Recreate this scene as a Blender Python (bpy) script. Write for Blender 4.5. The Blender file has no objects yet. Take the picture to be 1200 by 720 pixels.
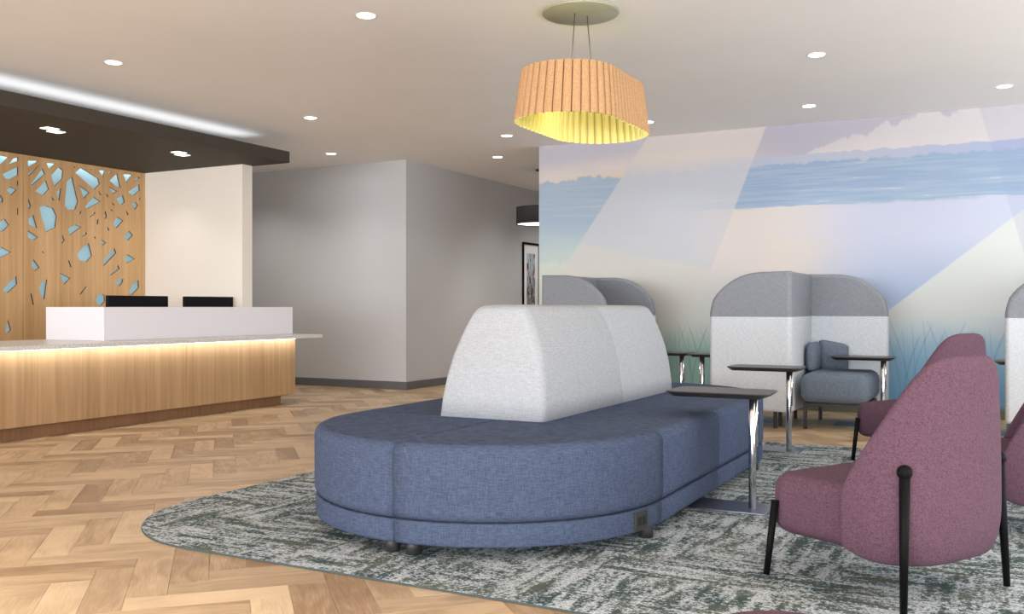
import bpy, bmesh, math, random
from mathutils import Vector, Matrix
random.seed(7)
PI = math.pi
S = bpy.context.scene
COL = S.collection

# ------------------------------------------------------------------ camera
YAW = math.radians(27.83)
SN, CS = math.sin(YAW), math.cos(YAW)
F, EYE = 1108.0, 1.10
cd = bpy.data.cameras.new('camera'); cam = bpy.data.objects.new('camera', cd); COL.objects.link(cam)
cd.sensor_width = 36; cd.lens = 36 * F / 1200; cd.clip_end = 100; cd.clip_start = 0.05
cam.location = (0, 0, EYE); cam.rotation_euler = (PI/2, 0, YAW)
S.camera = cam
# ------------------------------------------------------------------ world, exposure
w = bpy.data.worlds.new('world'); S.world = w; w.use_nodes = True
w.node_tree.nodes['Background'].inputs[0].default_value = (0.9, 0.95, 1.0, 1)
w.node_tree.nodes['Background'].inputs[1].default_value = 0.3
S.view_settings.view_transform = 'Standard'; S.view_settings.look = 'None'
S.view_settings.exposure = 0.42; S.view_settings.gamma = 1.0; S.view_settings.use_curve_mapping = False
# ------------------------------------------------------------------ large added fill lights out of view (daylight-like; no windows are built)
def area(name, loc, rot, sx, sy, watts, col=(1,1,1)):
    l = bpy.data.lights.new(name, 'AREA'); l.shape = 'RECTANGLE'; l.size = sx; l.size_y = sy
    l.energy = watts; l.color = col
    o = bpy.data.objects.new(name, l); COL.objects.link(o); o.location = loc; o.rotation_euler = rot
    return o
area('fill_light_rear', (-2.6, -8.6, 1.45), (PI/2+math.radians(24), 0, 0), 13.0, 2.3, 1280, (0.88, 0.935, 1.0))
area('fill_light_right', (4.0, 3.5, 1.4), (PI/2+math.radians(20), 0, PI/2), 12.0, 2.2, 330, (0.90, 0.95, 1.0))

floor_fill = area('floor_fill_light', (-3.4, 1.0, 3.04), (0, 0, 0), 5.0, 1.0, 36, (1.0, 0.98, 0.95)); floor_fill.data.spread = math.radians(75)  # added fill that brightens the near floor; no panel stands there

# ------------------------------------------------------------------ pixel helpers (1200x720 frame) used only to work out sizes of real things
def ray(px): 
    u = (px-600)/F
    return u*CS-SN, u*SN+CS
def onY(px, py, Y):
    a, b = ray(px); D = Y/b
    return a*D, EYE+(360-py)*D/F
def onX(px, py, X):
    a, b = ray(px); D = X/a
    return b*D, EYE+(360-py)*D/F
def onZ(px, py, z):
    a, b = ray(px); D = (EYE-z)*F/(py-360)
    return a*D, b*D

# ------------------------------------------------------------------ node maths
class E:
    """tiny expression wrapper: builds math nodes"""
    def __init__(s, nt, sock): s.nt, s.s = nt, sock
    def _m(s, op, *o):
        n = s.nt.nodes.new('ShaderNodeMath'); n.operation = op
        for i, v in enumerate((s,)+o):
            if isinstance(v, E): s.nt.links.new(v.s, n.inputs[i])
            else: n.inputs[i].default_value = v
        return E(s.nt, n.outputs[0])
    def __add__(s, o): return s._m('ADD', o)
    __radd__ = __add__
    def __sub__(s, o): return s._m('SUBTRACT', o)
    def __rsub__(s, o): return s._m('MULTIPLY', -1.0)._m('ADD', o)
    def __mul__(s, o): return s._m('MULTIPLY', o)
    __rmul__ = __mul__
    def frac(s): return s._m('FRACT')
    def floor(s): return s._m('FLOOR')
    def mod2(s): return (s*0.5).frac()*2.0
    def step(s, a, b):
        n = s.nt.nodes.new('ShaderNodeMapRange'); n.interpolation_type = 'SMOOTHSTEP'; n.clamp = True
        n.inputs[1].default_value = min(a, b); n.inputs[2].default_value = max(a, b)
        if a > b: n.inputs[3].default_value = 1; n.inputs[4].default_value = 0
        s.nt.links.new(s.s, n.inputs[0]); return E(s.nt, n.outputs[0])
def mixc(nt, f, a, b, mode='MIX'):
    n = nt.nodes.new('ShaderNodeMix'); n.data_type = 'RGBA'; n.blend_type = mode; n.clamp_factor = True
    for sock, v in ((n.inputs[0], f), (n.inputs[6], a), (n.inputs[7], b)):
        if isinstance(v, E): nt.links.new(v.s, sock)
        elif isinstance(v, bpy.types.NodeSocket): nt.links.new(v, sock)
        elif isinstance(v, (int, float)): sock.default_value = v
        else: sock.default_value = (*v[:3], 1)
    return n.outputs[2]
def comb(nt, x, y, z):
    n = nt.nodes.new('ShaderNodeCombineXYZ')
    for i, v in enumerate((x, y, z)):
        if isinstance(v, E): nt.links.new(v.s, n.inputs[i])
        else: n.inputs[i].default_value = v
    return n.outputs[0]
def noise(nt, vec, scale, detail=2, rough=.5):
    n = nt.nodes.new('ShaderNodeTexNoise'); n.inputs['Scale'].default_value = scale
    n.inputs['Detail'].default_value = detail; n.inputs['Roughness'].default_value = rough
    nt.links.new(vec, n.inputs['Vector']); return E(nt, n.outputs['Fac'])
def coords(nt, kind='Object'):
    n = nt.nodes.new('ShaderNodeTexCoord'); s = nt.nodes.new('ShaderNodeSeparateXYZ')
    nt.links.new(n.outputs[kind], s.inputs[0])
    return n.outputs[kind], E(nt, s.outputs[0]), E(nt, s.outputs[1]), E(nt, s.outputs[2])
def wpos(nt):
    n = nt.nodes.new('ShaderNodeNewGeometry'); s = nt.nodes.new('ShaderNodeSeparateXYZ')
    nt.links.new(n.outputs['Position'], s.inputs[0])
    return n.outputs['Position'], E(nt, s.outputs[0]), E(nt, s.outputs[1]), E(nt, s.outputs[2])
def bump(nt, h, strength, dist=0.002):
    n = nt.nodes.new('ShaderNodeBump'); n.inputs['Strength'].default_value = strength; n.inputs['Distance'].default_value = dist
    nt.links.new(h.s, n.inputs['Height']); return n.outputs[0]
def srgb(r, g, b):
    f = lambda c: (c/255/12.92) if c/255 <= .04045 else ((c/255+.055)/1.055)**2.4
    return (f(r), f(g), f(b))
def mat(name, col=(.8,.8,.8), rough=.6, metal=0, emit=None, es=1, spec=.5):
    m = bpy.data.materials.new(name); m.use_nodes = True
    b = m.node_tree.nodes['Principled BSDF']
    b.inputs['Base Color'].default_value = (*col, 1); b.inputs['Roughness'].default_value = rough
    b.inputs['Metallic'].default_value = metal; b.inputs['Specular IOR Level'].default_value = spec
    if emit:
        b.inputs['Emission Color'].default_value = (*emit, 1); b.inputs['Emission Strength'].default_value = es
    m.diffuse_color = (*col, 1)
    return m, m.node_tree, b
def setcol(nt, b, sock): nt.links.new(sock, b.inputs['Base Color'])
def setn(nt, b, sock): nt.links.new(sock, b.inputs['Normal'])

M = {}
def plaster(name, col, var=.03, b_=.15):
    m, nt, b = mat(name, col, .85, spec=.2)
    P, x, y, z = wpos(nt)
    n = noise(nt, P, 1.3, 3)
    setcol(nt, b, mixc(nt, n, [c*(1-var) for c in col], [min(1, c*(1+var)) for c in col]))
    setn(nt, b, bump(nt, noise(nt, P, 220, 2), b_, .0008)); M[name] = m; return m
plaster('ceiling_paint', srgb(247, 244, 241))
plaster('grey_wall', srgb(196, 195, 195))
plaster('cream_wall', srgb(240, 232, 220))
plaster('plain_wall', srgb(225, 220, 214))
M['base_grey'] = mat('base_grey', srgb(98, 98, 100), .5)[0]
M['soffit'] = mat('soffit', srgb(72, 66, 58), .7, spec=.25)[0]
M['black'] = mat('black', (.004, .004, .0045), .6, spec=.12)[0]
M['black_screen'] = mat('black_screen', (.004, .004, .005), .55, spec=.2)[0]
M['dark_leg'] = mat('dark_leg', (.03, .03, .032), .5)[0]
M['table_black'] = mat('table_black', (.028, .025, .024), .32)[0]
M['chrome'] = mat('chrome', (.72, .72, .74), .14, 1)[0]
M['brushed'] = mat('brushed', (.22, .24, .30), .32, .85)[0]
M['lamp_canopy'] = mat('lamp_canopy', srgb(170, 170, 146), .4, .2)[0]
M['cable'] = mat('cable', srgb(120, 108, 84), .4, .5)[0]
M['white_trim'] = mat('white_trim', (.85, .85, .84), .4)[0]
M['lens'] = mat('lens', (1, 1, 1), .5, emit=(1, .97, .92), es=9)[0]
M['lens_soft'] = mat('lens_soft', (1, 1, 1), .5, emit=(1, .96, .86), es=1.4)[0]
M['led'] = mat('led', (1, 1, 1), .5, emit=(1, .97, .92), es=2)[0]
M['drum_black'] = mat('drum_black', (.03, .028, .027), .7)[0]
M['frame_white'] = mat('frame_white', (.92, .92, .91), .5)[0]
M['outlet'] = mat('outlet', (.035, .038, .034), .45)[0]
M['outlet_hole'] = mat('outlet_hole', (.008, .008, .008), .6)[0]

# white laminate
m, nt, b = mat('laminate', srgb(236, 232, 236), .35); M['laminate'] = m
m, nt, b = mat('stone', srgb(222, 219, 214), .28); M['stone'] = m
P, x, y, z = wpos(nt); n = noise(nt, P, 60, 4)
setcol(nt, b, mixc(nt, n.step(.35, .7), srgb(205, 200, 192), srgb(232, 229, 224)))
m, nt, b = mat('stone_edge', srgb(140, 138, 130), .4); M['stone_edge'] = m

def veneer(name, a, c, rough=.45, sc=1.0):
    m, nt, b = mat(name, a, rough); M[name] = m
    P, x, y, z = wpos(nt)
    oi = E(nt, nt.nodes.new('ShaderNodeObjectInfo').outputs['Random'])
    v = comb(nt, x*28*sc + oi*30, y*28*sc, z*.9)
    v2 = comb(nt, x*160*sc, y*160*sc + oi*9, z*3.0)
    v3 = comb(nt, x*5, y*5 + oi*50, z*.15)
    g = noise(nt, v, 1, 3)*.5 + noise(nt, v2, 1, 2)*.3 + noise(nt, v3, 1, 1)*.5
    setcol(nt, b, mixc(nt, g.step(.42, .88), a, c))
    setn(nt, b, bump(nt, noise(nt, v2, 1, 2), .15, .0006)); return m
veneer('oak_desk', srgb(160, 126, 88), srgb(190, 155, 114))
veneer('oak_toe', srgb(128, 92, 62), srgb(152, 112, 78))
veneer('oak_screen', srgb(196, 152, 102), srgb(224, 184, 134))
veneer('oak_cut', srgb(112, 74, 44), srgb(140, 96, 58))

# parquet
m, nt, b = mat('parquet', (.5, .35, .22), .34, spec=.45); M['parquet'] = m
uvn = nt.nodes.new('ShaderNodeUVMap'); uvn.uv_map = 'UVMap'
sp = nt.nodes.new('ShaderNodeSeparateXYZ'); nt.links.new(uvn.outputs[0], sp.inputs[0])
u, v = E(nt, sp.outputs[0]), E(nt, sp.outputs[1])
oi = E(nt, nt.nodes.new('ShaderNodeObjectInfo').outputs['Random'])
gi = E(nt, nt.nodes.new('ShaderNodeNewGeometry').outputs['Random Per Island'])
rnd = (oi*7.13 + gi*3.71).frac(); rnd2 = (rnd*17.3).frac()
warp = noise(nt, comb(nt, u*1.6, v*5, rnd*40), 1, 2)
vec = comb(nt, u*2.2 + rnd*31, v*17 + warp*6.0, rnd2*23)
g1 = noise(nt, vec, 1, 3)*.6 + noise(nt, comb(nt, u*5 + rnd*17, v*6 + warp*4.0, rnd2*9), 1, 2)*.4
fine = noise(nt, comb(nt, u*9 + rnd*11, v*190 + warp*14, rnd*5), 1, 2)
g = g1*.62 + fine*.28 + (rnd - .5)*.24
c1 = mixc(nt, g.step(.26, .64), srgb(146, 113, 80), srgb(208, 177, 138))
c2 = mixc(nt, (rnd2*1.0).step(.2, .95), c1, mixc(nt, g.step(.22, .68), srgb(164, 134, 102), srgb(220, 192, 154)))
setcol(nt, b, c2)
setn(nt, b, bump(nt, fine, .12, .0006))
M['joint'] = mat('joint', srgb(120, 92, 68), .8)[0]

def fabric(name, a, c, scale=1.0, bs=.5, rough=.95):
    m, nt, b = mat(name, a, rough, spec=.15); M[name] = m
    P, x, y, z = coords(nt, 'Object')
    h = x + y
    w1 = noise(nt, comb(nt, x*45*scale, y*45*scale, z*430*scale), 1, 2)
    w2 = noise(nt, comb(nt, x*430*scale, y*430*scale, z*45*scale), 1, 2)
    w3 = noise(nt, P, 260*scale, 2)
    g = w1*.4 + w2*.35 + w3*.25
    setcol(nt, b, mixc(nt, g.step(.36, .64), a, c))
    setn(nt, b, bump(nt, g, bs, .0015)); return m
fabric('blue_fabric', srgb(60, 70, 91), srgb(84, 94, 117), .6)
fabric('white_fabric', srgb(160, 163, 167), srgb(180, 182, 185), .55, bs=.25)
fabric('pod_light', srgb(184, 189, 195), srgb(214, 218, 222), .7, bs=.5)
fabric('pod_dark', srgb(122, 125, 131), srgb(148, 151, 157), .7, bs=.5)
fabric('slate_fabric', srgb(88, 98, 110), srgb(118, 128, 140), .8)
def boucle(name, a, c):
    m, nt, b = mat(name, a, .95, spec=.15); M[name] = m
    P, x, y, z = coords(nt, 'Object')
    vo = nt.nodes.new('ShaderNodeTexVoronoi'); vo.inputs['Scale'].default_value = 1
    nt.links.new(comb(nt, x*230, y*230, z*360), vo.inputs['Vector'])
    d = 1.0 - E(nt, vo.outputs['Distance'])
    n2 = noise(nt, P, 90, 2)
    g = d*.55 + n2*.35 + noise(nt, comb(nt, x*40, y*40, z*330), 1, 1)*.2
    setcol(nt, b, mixc(nt, g.step(.25, .85), a, c))
    setn(nt, b, bump(nt, g, .8, .002)); return m
boucle('plum_fabric', srgb(80, 57, 69), srgb(112, 84, 97))

# carpet
m, nt, b = mat('carpet', (.3, .33, .32), 1.0, spec=.05); M['carpet'] = m
P, x, y, z = wpos(nt)
bx_ = (x*3.3).floor(); by_ = (y*3.3).floor()
chk = noise(nt, comb(nt, bx_*7.3, by_*5.1, 0), 1, 0).step(.495, .505)
sx = noise(nt, comb(nt, x*3.2 + by_*3.7, y*17, 3), 1, 3)
sy = noise(nt, comb(nt, x*17, y*3.2 + bx_*2.3, 9), 1, 3)
st = sx*chk + sy*(1.0-chk)
speck = noise(nt, P, 62, 3, .75)
big = noise(nt, P, 2.4, 2)
g = st*.72 + speck*.85 + big*.15
light = mixc(nt, noise(nt, P, 120, 1).step(.4, .6), srgb(166, 172, 175), srgb(212, 217, 218))
dark = mixc(nt, noise(nt, P, 3.1, 2).step(.42, .6), srgb(70, 86, 84), srgb(94, 101, 90))
setcol(nt, b, mixc(nt, g.step(.78, .95), dark, light))
setn(nt, b, bump(nt, speck + noise(nt, P, 420, 1)*.5, 1.0, .006))

# ------------------------------------------------------------------ mesh helpers
def setp(o, label=None, cat=None, group=None, kind=None):
    if label: o['label'] = label
    if cat: o['category'] = cat
    if group: o['group'] = group
    if kind: o['kind'] = kind
    return o
def thing(name, label, cat, loc=(0,0,0), rz=0, group=None):
    o = bpy.data.objects.new(name, None); COL.objects.link(o); o.empty_display_size = .1
    o.location = loc; o.rotation_euler = (0, 0, rz)
    return setp(o, label, cat, group)
def obj(name, bm, m, parent=None, smooth=False, kind=None, label=None):
    me = bpy.data.meshes.new(name); bm.to_mesh(me); bm.free()
    for mm in (m if isinstance(m, (list, tuple)) else [m]): me.materials.append(mm)
    if smooth:
        for p in me.polygons: p.use_smooth = True
    o = bpy.data.objects.new(name, me); COL.objects.link(o)
    if parent: o.parent = parent
    return setp(o, label, None, None, kind)
def box(bm, a, b, bev=0, seg=2, mi=0):
    c = [(a[i]+b[i])/2 for i in range(3)]; s = [abs(b[i]-a[i]) for i in range(3)]
    r = bmesh.ops.create_cube(bm, size=1, matrix=Matrix.Translation(c) @ Matrix.Diagonal((*s, 1)))
    vs = r['verts']
    fs = {f for v in vs for f in v.link_faces}
    for f in fs: f.material_index = mi
    if bev:
        es = {e for v in vs for e in v.link_edges}
        bmesh.ops.bevel(bm, geom=list(es), offset=bev, segments=seg, profile=.5, affect='EDGES', clamp_overlap=True)
def bxo(name, a, b, m, parent=None, bev=0, seg=2, smooth=False, **k):
    bm = bmesh.new(); box(bm, a, b, bev, seg); return obj(name, bm, m, parent, smooth, **k)
def tube(bm, p0, p1, r0, r1=None, n=14, cap=True):
    r1 = r0 if r1 is None else r1
    p0, p1 = Vector(p0), Vector(p1); d = (p1-p0)
    q = d.to_track_quat('Z', 'Y').to_matrix()
    A, B = [], []
    for i in range(n):
        t = 2*PI*i/n; e = Vector((math.cos(t), math.sin(t), 0))
        A.append(bm.verts.new(p0 + q @ (e*r0))); B.append(bm.verts.new(p1 + q @ (e*r1)))
    for i in range(n):
        f = bm.faces.new((A[i], A[(i+1)%n], B[(i+1)%n], B[i])); f.smooth = True
    if cap: bm.faces.new(A[::-1]); bm.faces.new(B)
def tubo(name, p0, p1, r0, m, parent=None, r1=None, n=14):
    bm = bmesh.new(); tube(bm, p0, p1, r0, r1, n); return obj(name, bm, m, parent)
def lathe(bm, prof, n=32, c=(0,0,0)):
    rings = []
    for r, z in prof:
        if r < 1e-6: rings.append([bm.verts.new((c[0], c[1], c[2]+z))])
        else: rings.append([bm.verts.new((c[0]+r*math.cos(2*PI*i/n), c[1]+r*math.sin(2*PI*i/n), c[2]+z)) for i in range(n)])
    for A, B in zip(rings, rings[1:]):
        for i in range(n):
            j = (i+1) % n
            if len(A) == 1 and len(B) == 1: continue
            if len(A) == 1: f = bm.faces.new((A[0], B[i], B[j]))
            elif len(B) == 1: f = bm.faces.new((A[i], B[0], A[j]))
            else: f = bm.faces.new((A[i], B[i], B[j], A[j]))
            f.smooth = True
    bmesh.ops.recalc_face_normals(bm, faces=bm.faces)
def offset_poly(pts, rad):
    """inset a CCW polygon by a distance per edge (edge i = pts[i]..pts[i+1])"""
    n = len(pts); out = []
    for i in range(n):
        p = Vector(pts[i]); a = Vector(pts[i-1]); c = Vector(pts[(i+1) % n])
        d1 = (p-a).normalized(); d2 = (c-p).normalized()
        n1 = Vector((-d1.y, d1.x)); n2 = Vector((-d2.y, d2.x))
        r1, r2 = rad[i-1], rad[i]
        cr = d1.x*d2.y - d1.y*d2.x
        if abs(cr) < 1e-3: out.append(p + n1*r1)
        else:
            A = p + n1*r1; B = p + n2*r2
            t = ((B.x-A.x)*d2.y - (B.y-A.y)*d2.x)/cr
            out.append(A + d1*t)
    return out
def puff(bm, pts, rad, z0, z1, top=True, bot=True, seg=6, rz=None):
    """prism over outline with per-edge rounded rims"""
    R = rz or max(rad)
    lev = []
    if bot: lev += [(1-math.cos(PI/2*(1-k/seg)), z0 + R*(1-math.sin(PI/2*(1-k/seg)))) for k in range(seg)]
    lev.append((0, z0 + (R if bot else 0)))
    if top:
        lev.append((0, z1-R))
        lev += [(1-math.cos(PI/2*k/seg), z1-R+R*math.sin(PI/2*k/seg)) for k in range(1, seg+1)]
    else: lev.append((0, z1))
    rings = []
    for s, z in lev:
        rings.append([bm.verts.new((p[0], p[1], z)) for p in offset_poly(pts, [r*s for r in rad])])
    n = len(pts)
    for A, B in zip(rings, rings[1:]):
        for i in range(n): bm.faces.new((A[i], A[(i+1)%n], B[(i+1)%n], B[i])).smooth = True
    bm.faces.new(rings[0][::-1]); bm.faces.new(rings[-1])
def rrect(x0, y0, x1, y1, r, n=5):
    pts = []
    for cx, cy, a0 in ((x1-r, y1-r, 0), (x0+r, y1-r, 90), (x0+r, y0+r, 180), (x1-r, y0+r, 270)):
        for k in range(n+1):
            a = math.radians(a0+90*k/n); pts.append((cx+r*math.cos(a), cy+r*math.sin(a)))
    return pts
def copy_tree(o, parent=None):
    c = o.copy(); COL.objects.link(c); c.parent = parent
    for ch in [k for k in bpy.data.objects if k.parent == o]: copy_tree(ch, c)
    return c
def copy_thing(o, loc, rz, label, group=None):
    c = copy_tree(o); c.location = loc; c.rotation_euler = (0, 0, rz); c['label'] = label
    if group: c['group'] = group
    return c

# ------------------------------------------------------------------ setting
H = 3.06
YM = 10.37            # mural plane
XC = -7.1             # grey corridor wall
XE = -5.1             # end of mural wall
ZS0 = 2.749
XL = -9.63            # wall behind the wooden screen
def struct(name, a, b, m, parent=None): return bxo(name, a, b, m, parent, kind='structure')
struct('ceiling', (-12.2, -9.1, H), (4.4, 20.2, H+.1), M['ceiling_paint'])
floor = struct('floor', (-12.2, -9.1, -.08), (4.4, 20.2, -.012), M['joint'])
struct('wall_left', (XL-.12, -9.1, 0), (XL, 8.19, H), M['plain_wall'])
struct('wall_niche', (XL-.12, 8.19, 0), (-7.84, 8.35, ZS0), M['cream_wall'])
struct('wall_far_left', (-12.2, 8.35, 0), (-12.08, 10.44, H), M['grey_wall'])
struct('wall_grey', (-12.2, 10.44, 0), (XC, 10.56, H), M['grey_wall'])
struct('wall_corridor_left', (XC-.12, 10.56, 0), (XC, 20.2, H), M['grey_wall'])
struct('wall_corridor_end', (XC, 20.08, 0), (XE, 20.2, H), M['grey_wall'])
struct('wall_corridor_right', (XE, 10.5, 0), (XE+.12, 20.2, H), M['grey_wall'])
struct('wall_rear', (-12.2, -9.2, 0), (4.4, -9.1, H), M['plain_wall'])
struct('wall_right', (4.3, -9.1, 0), (4.4, 10.37, H), M['plain_wall'])
def baseb(name, a, b):
    bm = bmesh.new(); box(bm, a, b, .003, 1); return obj(name, bm, M['base_grey'], kind='structure')
baseb('baseboard_grey', (-12.08, 10.425, 0), (XC+.015, 10.44, .105))
baseb('baseboard_corridor', (XC, 10.44, 0), (XC+.015, 20.08, .105))
baseb('baseboard_niche', (-9.6, 8.175, 0), (-7.84, 8.19, .105))

# --- mural wall
m, nt, b = mat('mural_print', (.8, .8, .8), .8, spec=.15)
P, x, y, z = wpos(nt)
def line(p, q, soft=.012):
    """1 on the right/below side of the line through two points of the mural"""
    (x0, z0), (x1, z1) = onY(*p, YM), onY(*q, YM)
    dx, dz = x1-x0, z1-z0; L = math.hypot(dx, dz)
    # signed distance: positive to the right when heading from p to q
    return ((z-z0)*(-dx/L) + (x-x0)*(dz/L)).step(-soft, soft)
def n1(sx, sz, seed, det=3):
    return noise(nt, comb(nt, x*sx + seed, z*sz, seed*.7), 1, det)
rag = n1(5, 1.5, 3.0); rag2 = n1(16, 6, 8.0); cloud = n1(1.1, 5, 5.0, 4); streak = n1(1.6, 30, 2.0, 3)
sky = mixc(nt, (z + cloud*.3).step(2.78, 3.1), srgb(236, 224, 214), srgb(206, 202, 214))
sky = mixc(nt, (z + rag*.12 + (x+2.8)*(x+2.8)*.02).step(2.82, 2.70), sky, srgb(240, 214, 176))
sky = mixc(nt, (x + rag*.8).step(-2.0, -.6)*.8, sky, srgb(228, 222, 222))
(cx0, cz0), (cx1, cz1) = onY(992, 166, YM), onY(1108, 129, YM)
wedge = ((z - cz0) - (x-cx0)*((cz1-cz0)/(cx1-cx0)) + (rag-.5)*.35).step(0, .03)*(x.step(-3.2, -2.0))
sky = mixc(nt, wedge*.8, sky, srgb(192, 188, 204))
back_h = (z + (rag-.5)*.10).step(2.735, 2.72)
front_h = (z + (rag-.5)*.22 + (rag2-.5)*.06 + (x.step(-4.4, -5.1))*.03).step(2.65, 2.625)
water = (z + (rag-.5)*.05 + (streak-.5)*.08).step(2.20, 2.17)
c = mixc(nt, back_h*(x.step(-3.4, -2.6)*.85 + .15), sky, mixc(nt, x.step(-1.5, 0.5), srgb(196, 202, 220), srgb(176, 188, 222)))
blue = mixc(nt, streak.step(.35, .7), srgb(158, 182, 212), srgb(176, 196, 218))
blue = mixc(nt, streak.step(.68, .72)*.7, blue, srgb(214, 220, 230))
blue = mixc(nt, x.step(-3.4, -4.6)*.4, blue, srgb(190, 206, 216))
c = mixc(nt, front_h, c, blue)
low = mixc(nt, (z + (cloud-.5)*.5).step(1.75, 1.15), srgb(232, 222, 216), srgb(222, 222, 220))
low = mixc(nt, n1(.8, 2.5, 11).step(.45, .6)*.5, low, srgb(234, 221, 210))
lav = (x*1.0 + z*.3 + (cloud-.5)*.5).step(-1.7, -.6)
low = mixc(nt, lav, low, srgb(206, 212, 232))
low = mixc(nt, (z*1.0).step(1.9, 1.1)*lav, low, srgb(176, 196, 228))
# left part: blue water fading to pale green
leftc = mixc(nt, (z + (cloud-.5)*.3).step(2.25, 1.55), srgb(170, 192, 214), srgb(206, 222, 218))
leftc = mixc(nt, (z + (rag2-.5)*.15).step(1.66, 1.60), leftc, srgb(218, 228, 216))
low = mixc(nt, x.step(-2.9, -3.3), low, leftc)
c = mixc(nt, water, c, low)
# pale diagonal band between two lines
b1 = line((737, 195), (660, 315)); b2 = line((898, 148), (811, 372))
A1 = onY(737, 195, YM); A2 = onY(898, 148, YM)
L1 = b1 if False else b1
band = (1.0-b1)*b2
# heading down-left: right-hand side is the LEFT of the picture, hence the inversion above
pale = mixc(nt, (z+(rag2-.5)*.1 + x*.22).step(.82, .9), srgb(226, 222, 216), srgb(216, 216, 222))
pale = mixc(nt, (z*1.0).step(2.66, 2.80), pale, srgb(232, 222, 214))
c = mixc(nt, band*.8, c, pale)
# bottom: teal green on the left, blue on the right, then grass
bot = mixc(nt, x.step(-3.1, -2.5), mixc(nt, (z*1.0).step(1.05, .45), srgb(214, 224, 219), srgb(156, 198, 186)),
           mixc(nt, (z*1.0).step(1.25, .35), srgb(206, 222, 232), srgb(128, 184, 220)))
c = mixc(nt, (z + (cloud-.5)*.3).step(1.2, .6), c, bot)
# light wedge lower right
b3 = line((1200, 245), (1044, 362))
wl = mixc(nt, (z + (cloud-.5)*.25).step(1.15, .5), srgb(226, 230, 226), srgb(148, 192, 220))
wl = mixc(nt, (z*1.0).step(.7, .15), wl, srgb(112, 176, 218))
c = mixc(nt, (1.0-b3)*(x.step(-1.9, -1.6)), c, wl)
b4 = line((1148, 127), (1200, 297))
c = mixc(nt, (1.0-b4)*.22, c, srgb(150, 166, 206))
# grass blades
def grass(xs, slant, h0, amp, seed):
    t = noise(nt, comb(nt, (x + (z*z)*slant)*xs, seed, 0), 1, 1)
    m_ = t.step(.56, .66)
    hh = noise(nt, comb(nt, x*3.0 + seed, 0, 0), 1, 1)
    return m_*((z - hh*amp).step(h0+.12, h0))
gm = (grass(34, .22, .45, .8, 1.0) + grass(28, -.25, .4, .85, 7.0) + grass(44, .05, .4, .8, 4.0))
c = mixc(nt, (gm*.34)*((z*1.0).step(1.25, .7)), c, mixc(nt, x.step(-3.0, -2.4), srgb(96, 132, 128), srgb(110, 150, 184)))
c = mixc(nt, (z*1.0).step(.14, .07), c, srgb(120, 126, 104))
hs = nt.nodes.new('ShaderNodeHueSaturation'); hs.inputs['Saturation'].default_value = .92; hs.inputs['Value'].default_value = .82
nt.links.new(c, hs.inputs['Color']); setcol(nt, b, hs.outputs[0]); M['mural'] = m
struct('wall_mural', (XE, YM+.002, 0), (4.4, YM+.13, H), M['plain_wall'])
bxo('mural_print', (XE, YM-.003, 0.0), (4.3, YM+.002, H), M['mural'], setp(thing('wall_mural_covering', 'printed wall mural of pale blue hills, water and grasses behind the privacy booths', 'mural')))

# ------------------------------------------------------------------ parquet planks (herringbone at 45 degrees to the room)
PW, PL, NP = .15, .60, 4
def plank_mesh():
    me = bpy.data.meshes.new('plank'); g = .0005; c = .0012
    xs, ys = PL/2-g, PW/2-g
    v = []
    for z_, i in ((-.012, 0), (-c*.5, 0), (0, c)):
        v += [(-xs+i, -ys+i, z_), (xs-i, -ys+i, z_), (xs-i, ys-i, z_), (-xs+i, ys-i, z_)]
    f = []
    for k in (0, 4):
        for i in range(4): f.append((k+i, k+(i+1)%4, k+4+(i+1)%4, k+4+i))
    f.append((8, 9, 10, 11))
    return v, f
pv, pf = plank_mesh()
def fill_uv(me):
    uv = me.uv_layers.new(name='UVMap')
    return uv
pm = bpy.data.meshes.new('plank'); pm.from_pydata(pv, [], pf); pm.materials.append(M['parquet'])
uv = fill_uv(pm)
for l in pm.loops:
    co = pm.vertices[l.vertex_index].co; uv.data[l.index].uv = (co.x, co.y)
planks = []
r45 = math.radians(45); O = (-2.0, 3.0)
def place(a, b_, rot):       # centre in herringbone units -> world
    a *= PW; b_ *= PW
    return (O[0] + a*math.cos(r45) - b_*math.sin(r45), O[1] + a*math.sin(r45) + b_*math.cos(r45), rot)
for k in range(-140, 141):
    for mm in range(-20, 21):
        planks.append(place(k + 2*NP*mm + NP/2, k + .5, r45))
        planks.append(place(k + .5, k - 2*NP + 1 + 2*NP*mm + NP/2, r45 + PI/2))
def in_floor(X, Y):
    if Y > 10.45: return (XC-.1 < X < XE+.15 and Y < 19.8) or (-12 < X and Y < 10.62)
    return -9.6 < X < 4.2 and -4 < Y or (-12 < X < -9.6 and 8.6 < Y)
def vis_size(X, Y):
    r, f = X*CS + Y*SN, -X*SN + Y*CS
    if f < .8: return 0
    px, py = 600+F*r/f, 360+F*EYE/f
    if not (-60 < px < 1260 and py < 760): return 0
    if -3.9 < X < 2.4 and 3.35 < Y < 7.5: return 0       # under the rug
    if X < -7.5 and Y < 8.4: return 0                    # behind the desk
    return 1/f
planks = [p for p in planks if in_floor(p[0], p[1])]
planks.sort(key=lambda p: -vis_size(p[0], p[1]))
rp = random.Random(3)
for X, Y, rot in planks[:300]:
    o = bpy.data.objects.new('plank', pm); COL.objects.link(o); o.parent = floor
    o.location = (X, Y, rp.uniform(-.0006, 0)); o.rotation_euler = (0, 0, rot + (PI if rp.random() < .5 else 0))
V, Fc, UV = [], [], []
for X, Y, rot in planks[300:]:
    n0 = len(V); cr, sr = math.cos(rot), math.sin(rot); dz = rp.uniform(-.0006, 0); ou, ov = rp.uniform(0, 9), rp.uniform(0, 9)
    for (a, b_, z_) in pv: V.append((X+a*cr-b_*sr, Y+a*sr+b_*cr, z_+dz)); UV.append((a+ou, b_+ov))
    for f in pf: Fc.append(tuple(i+n0 for i in f))
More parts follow.
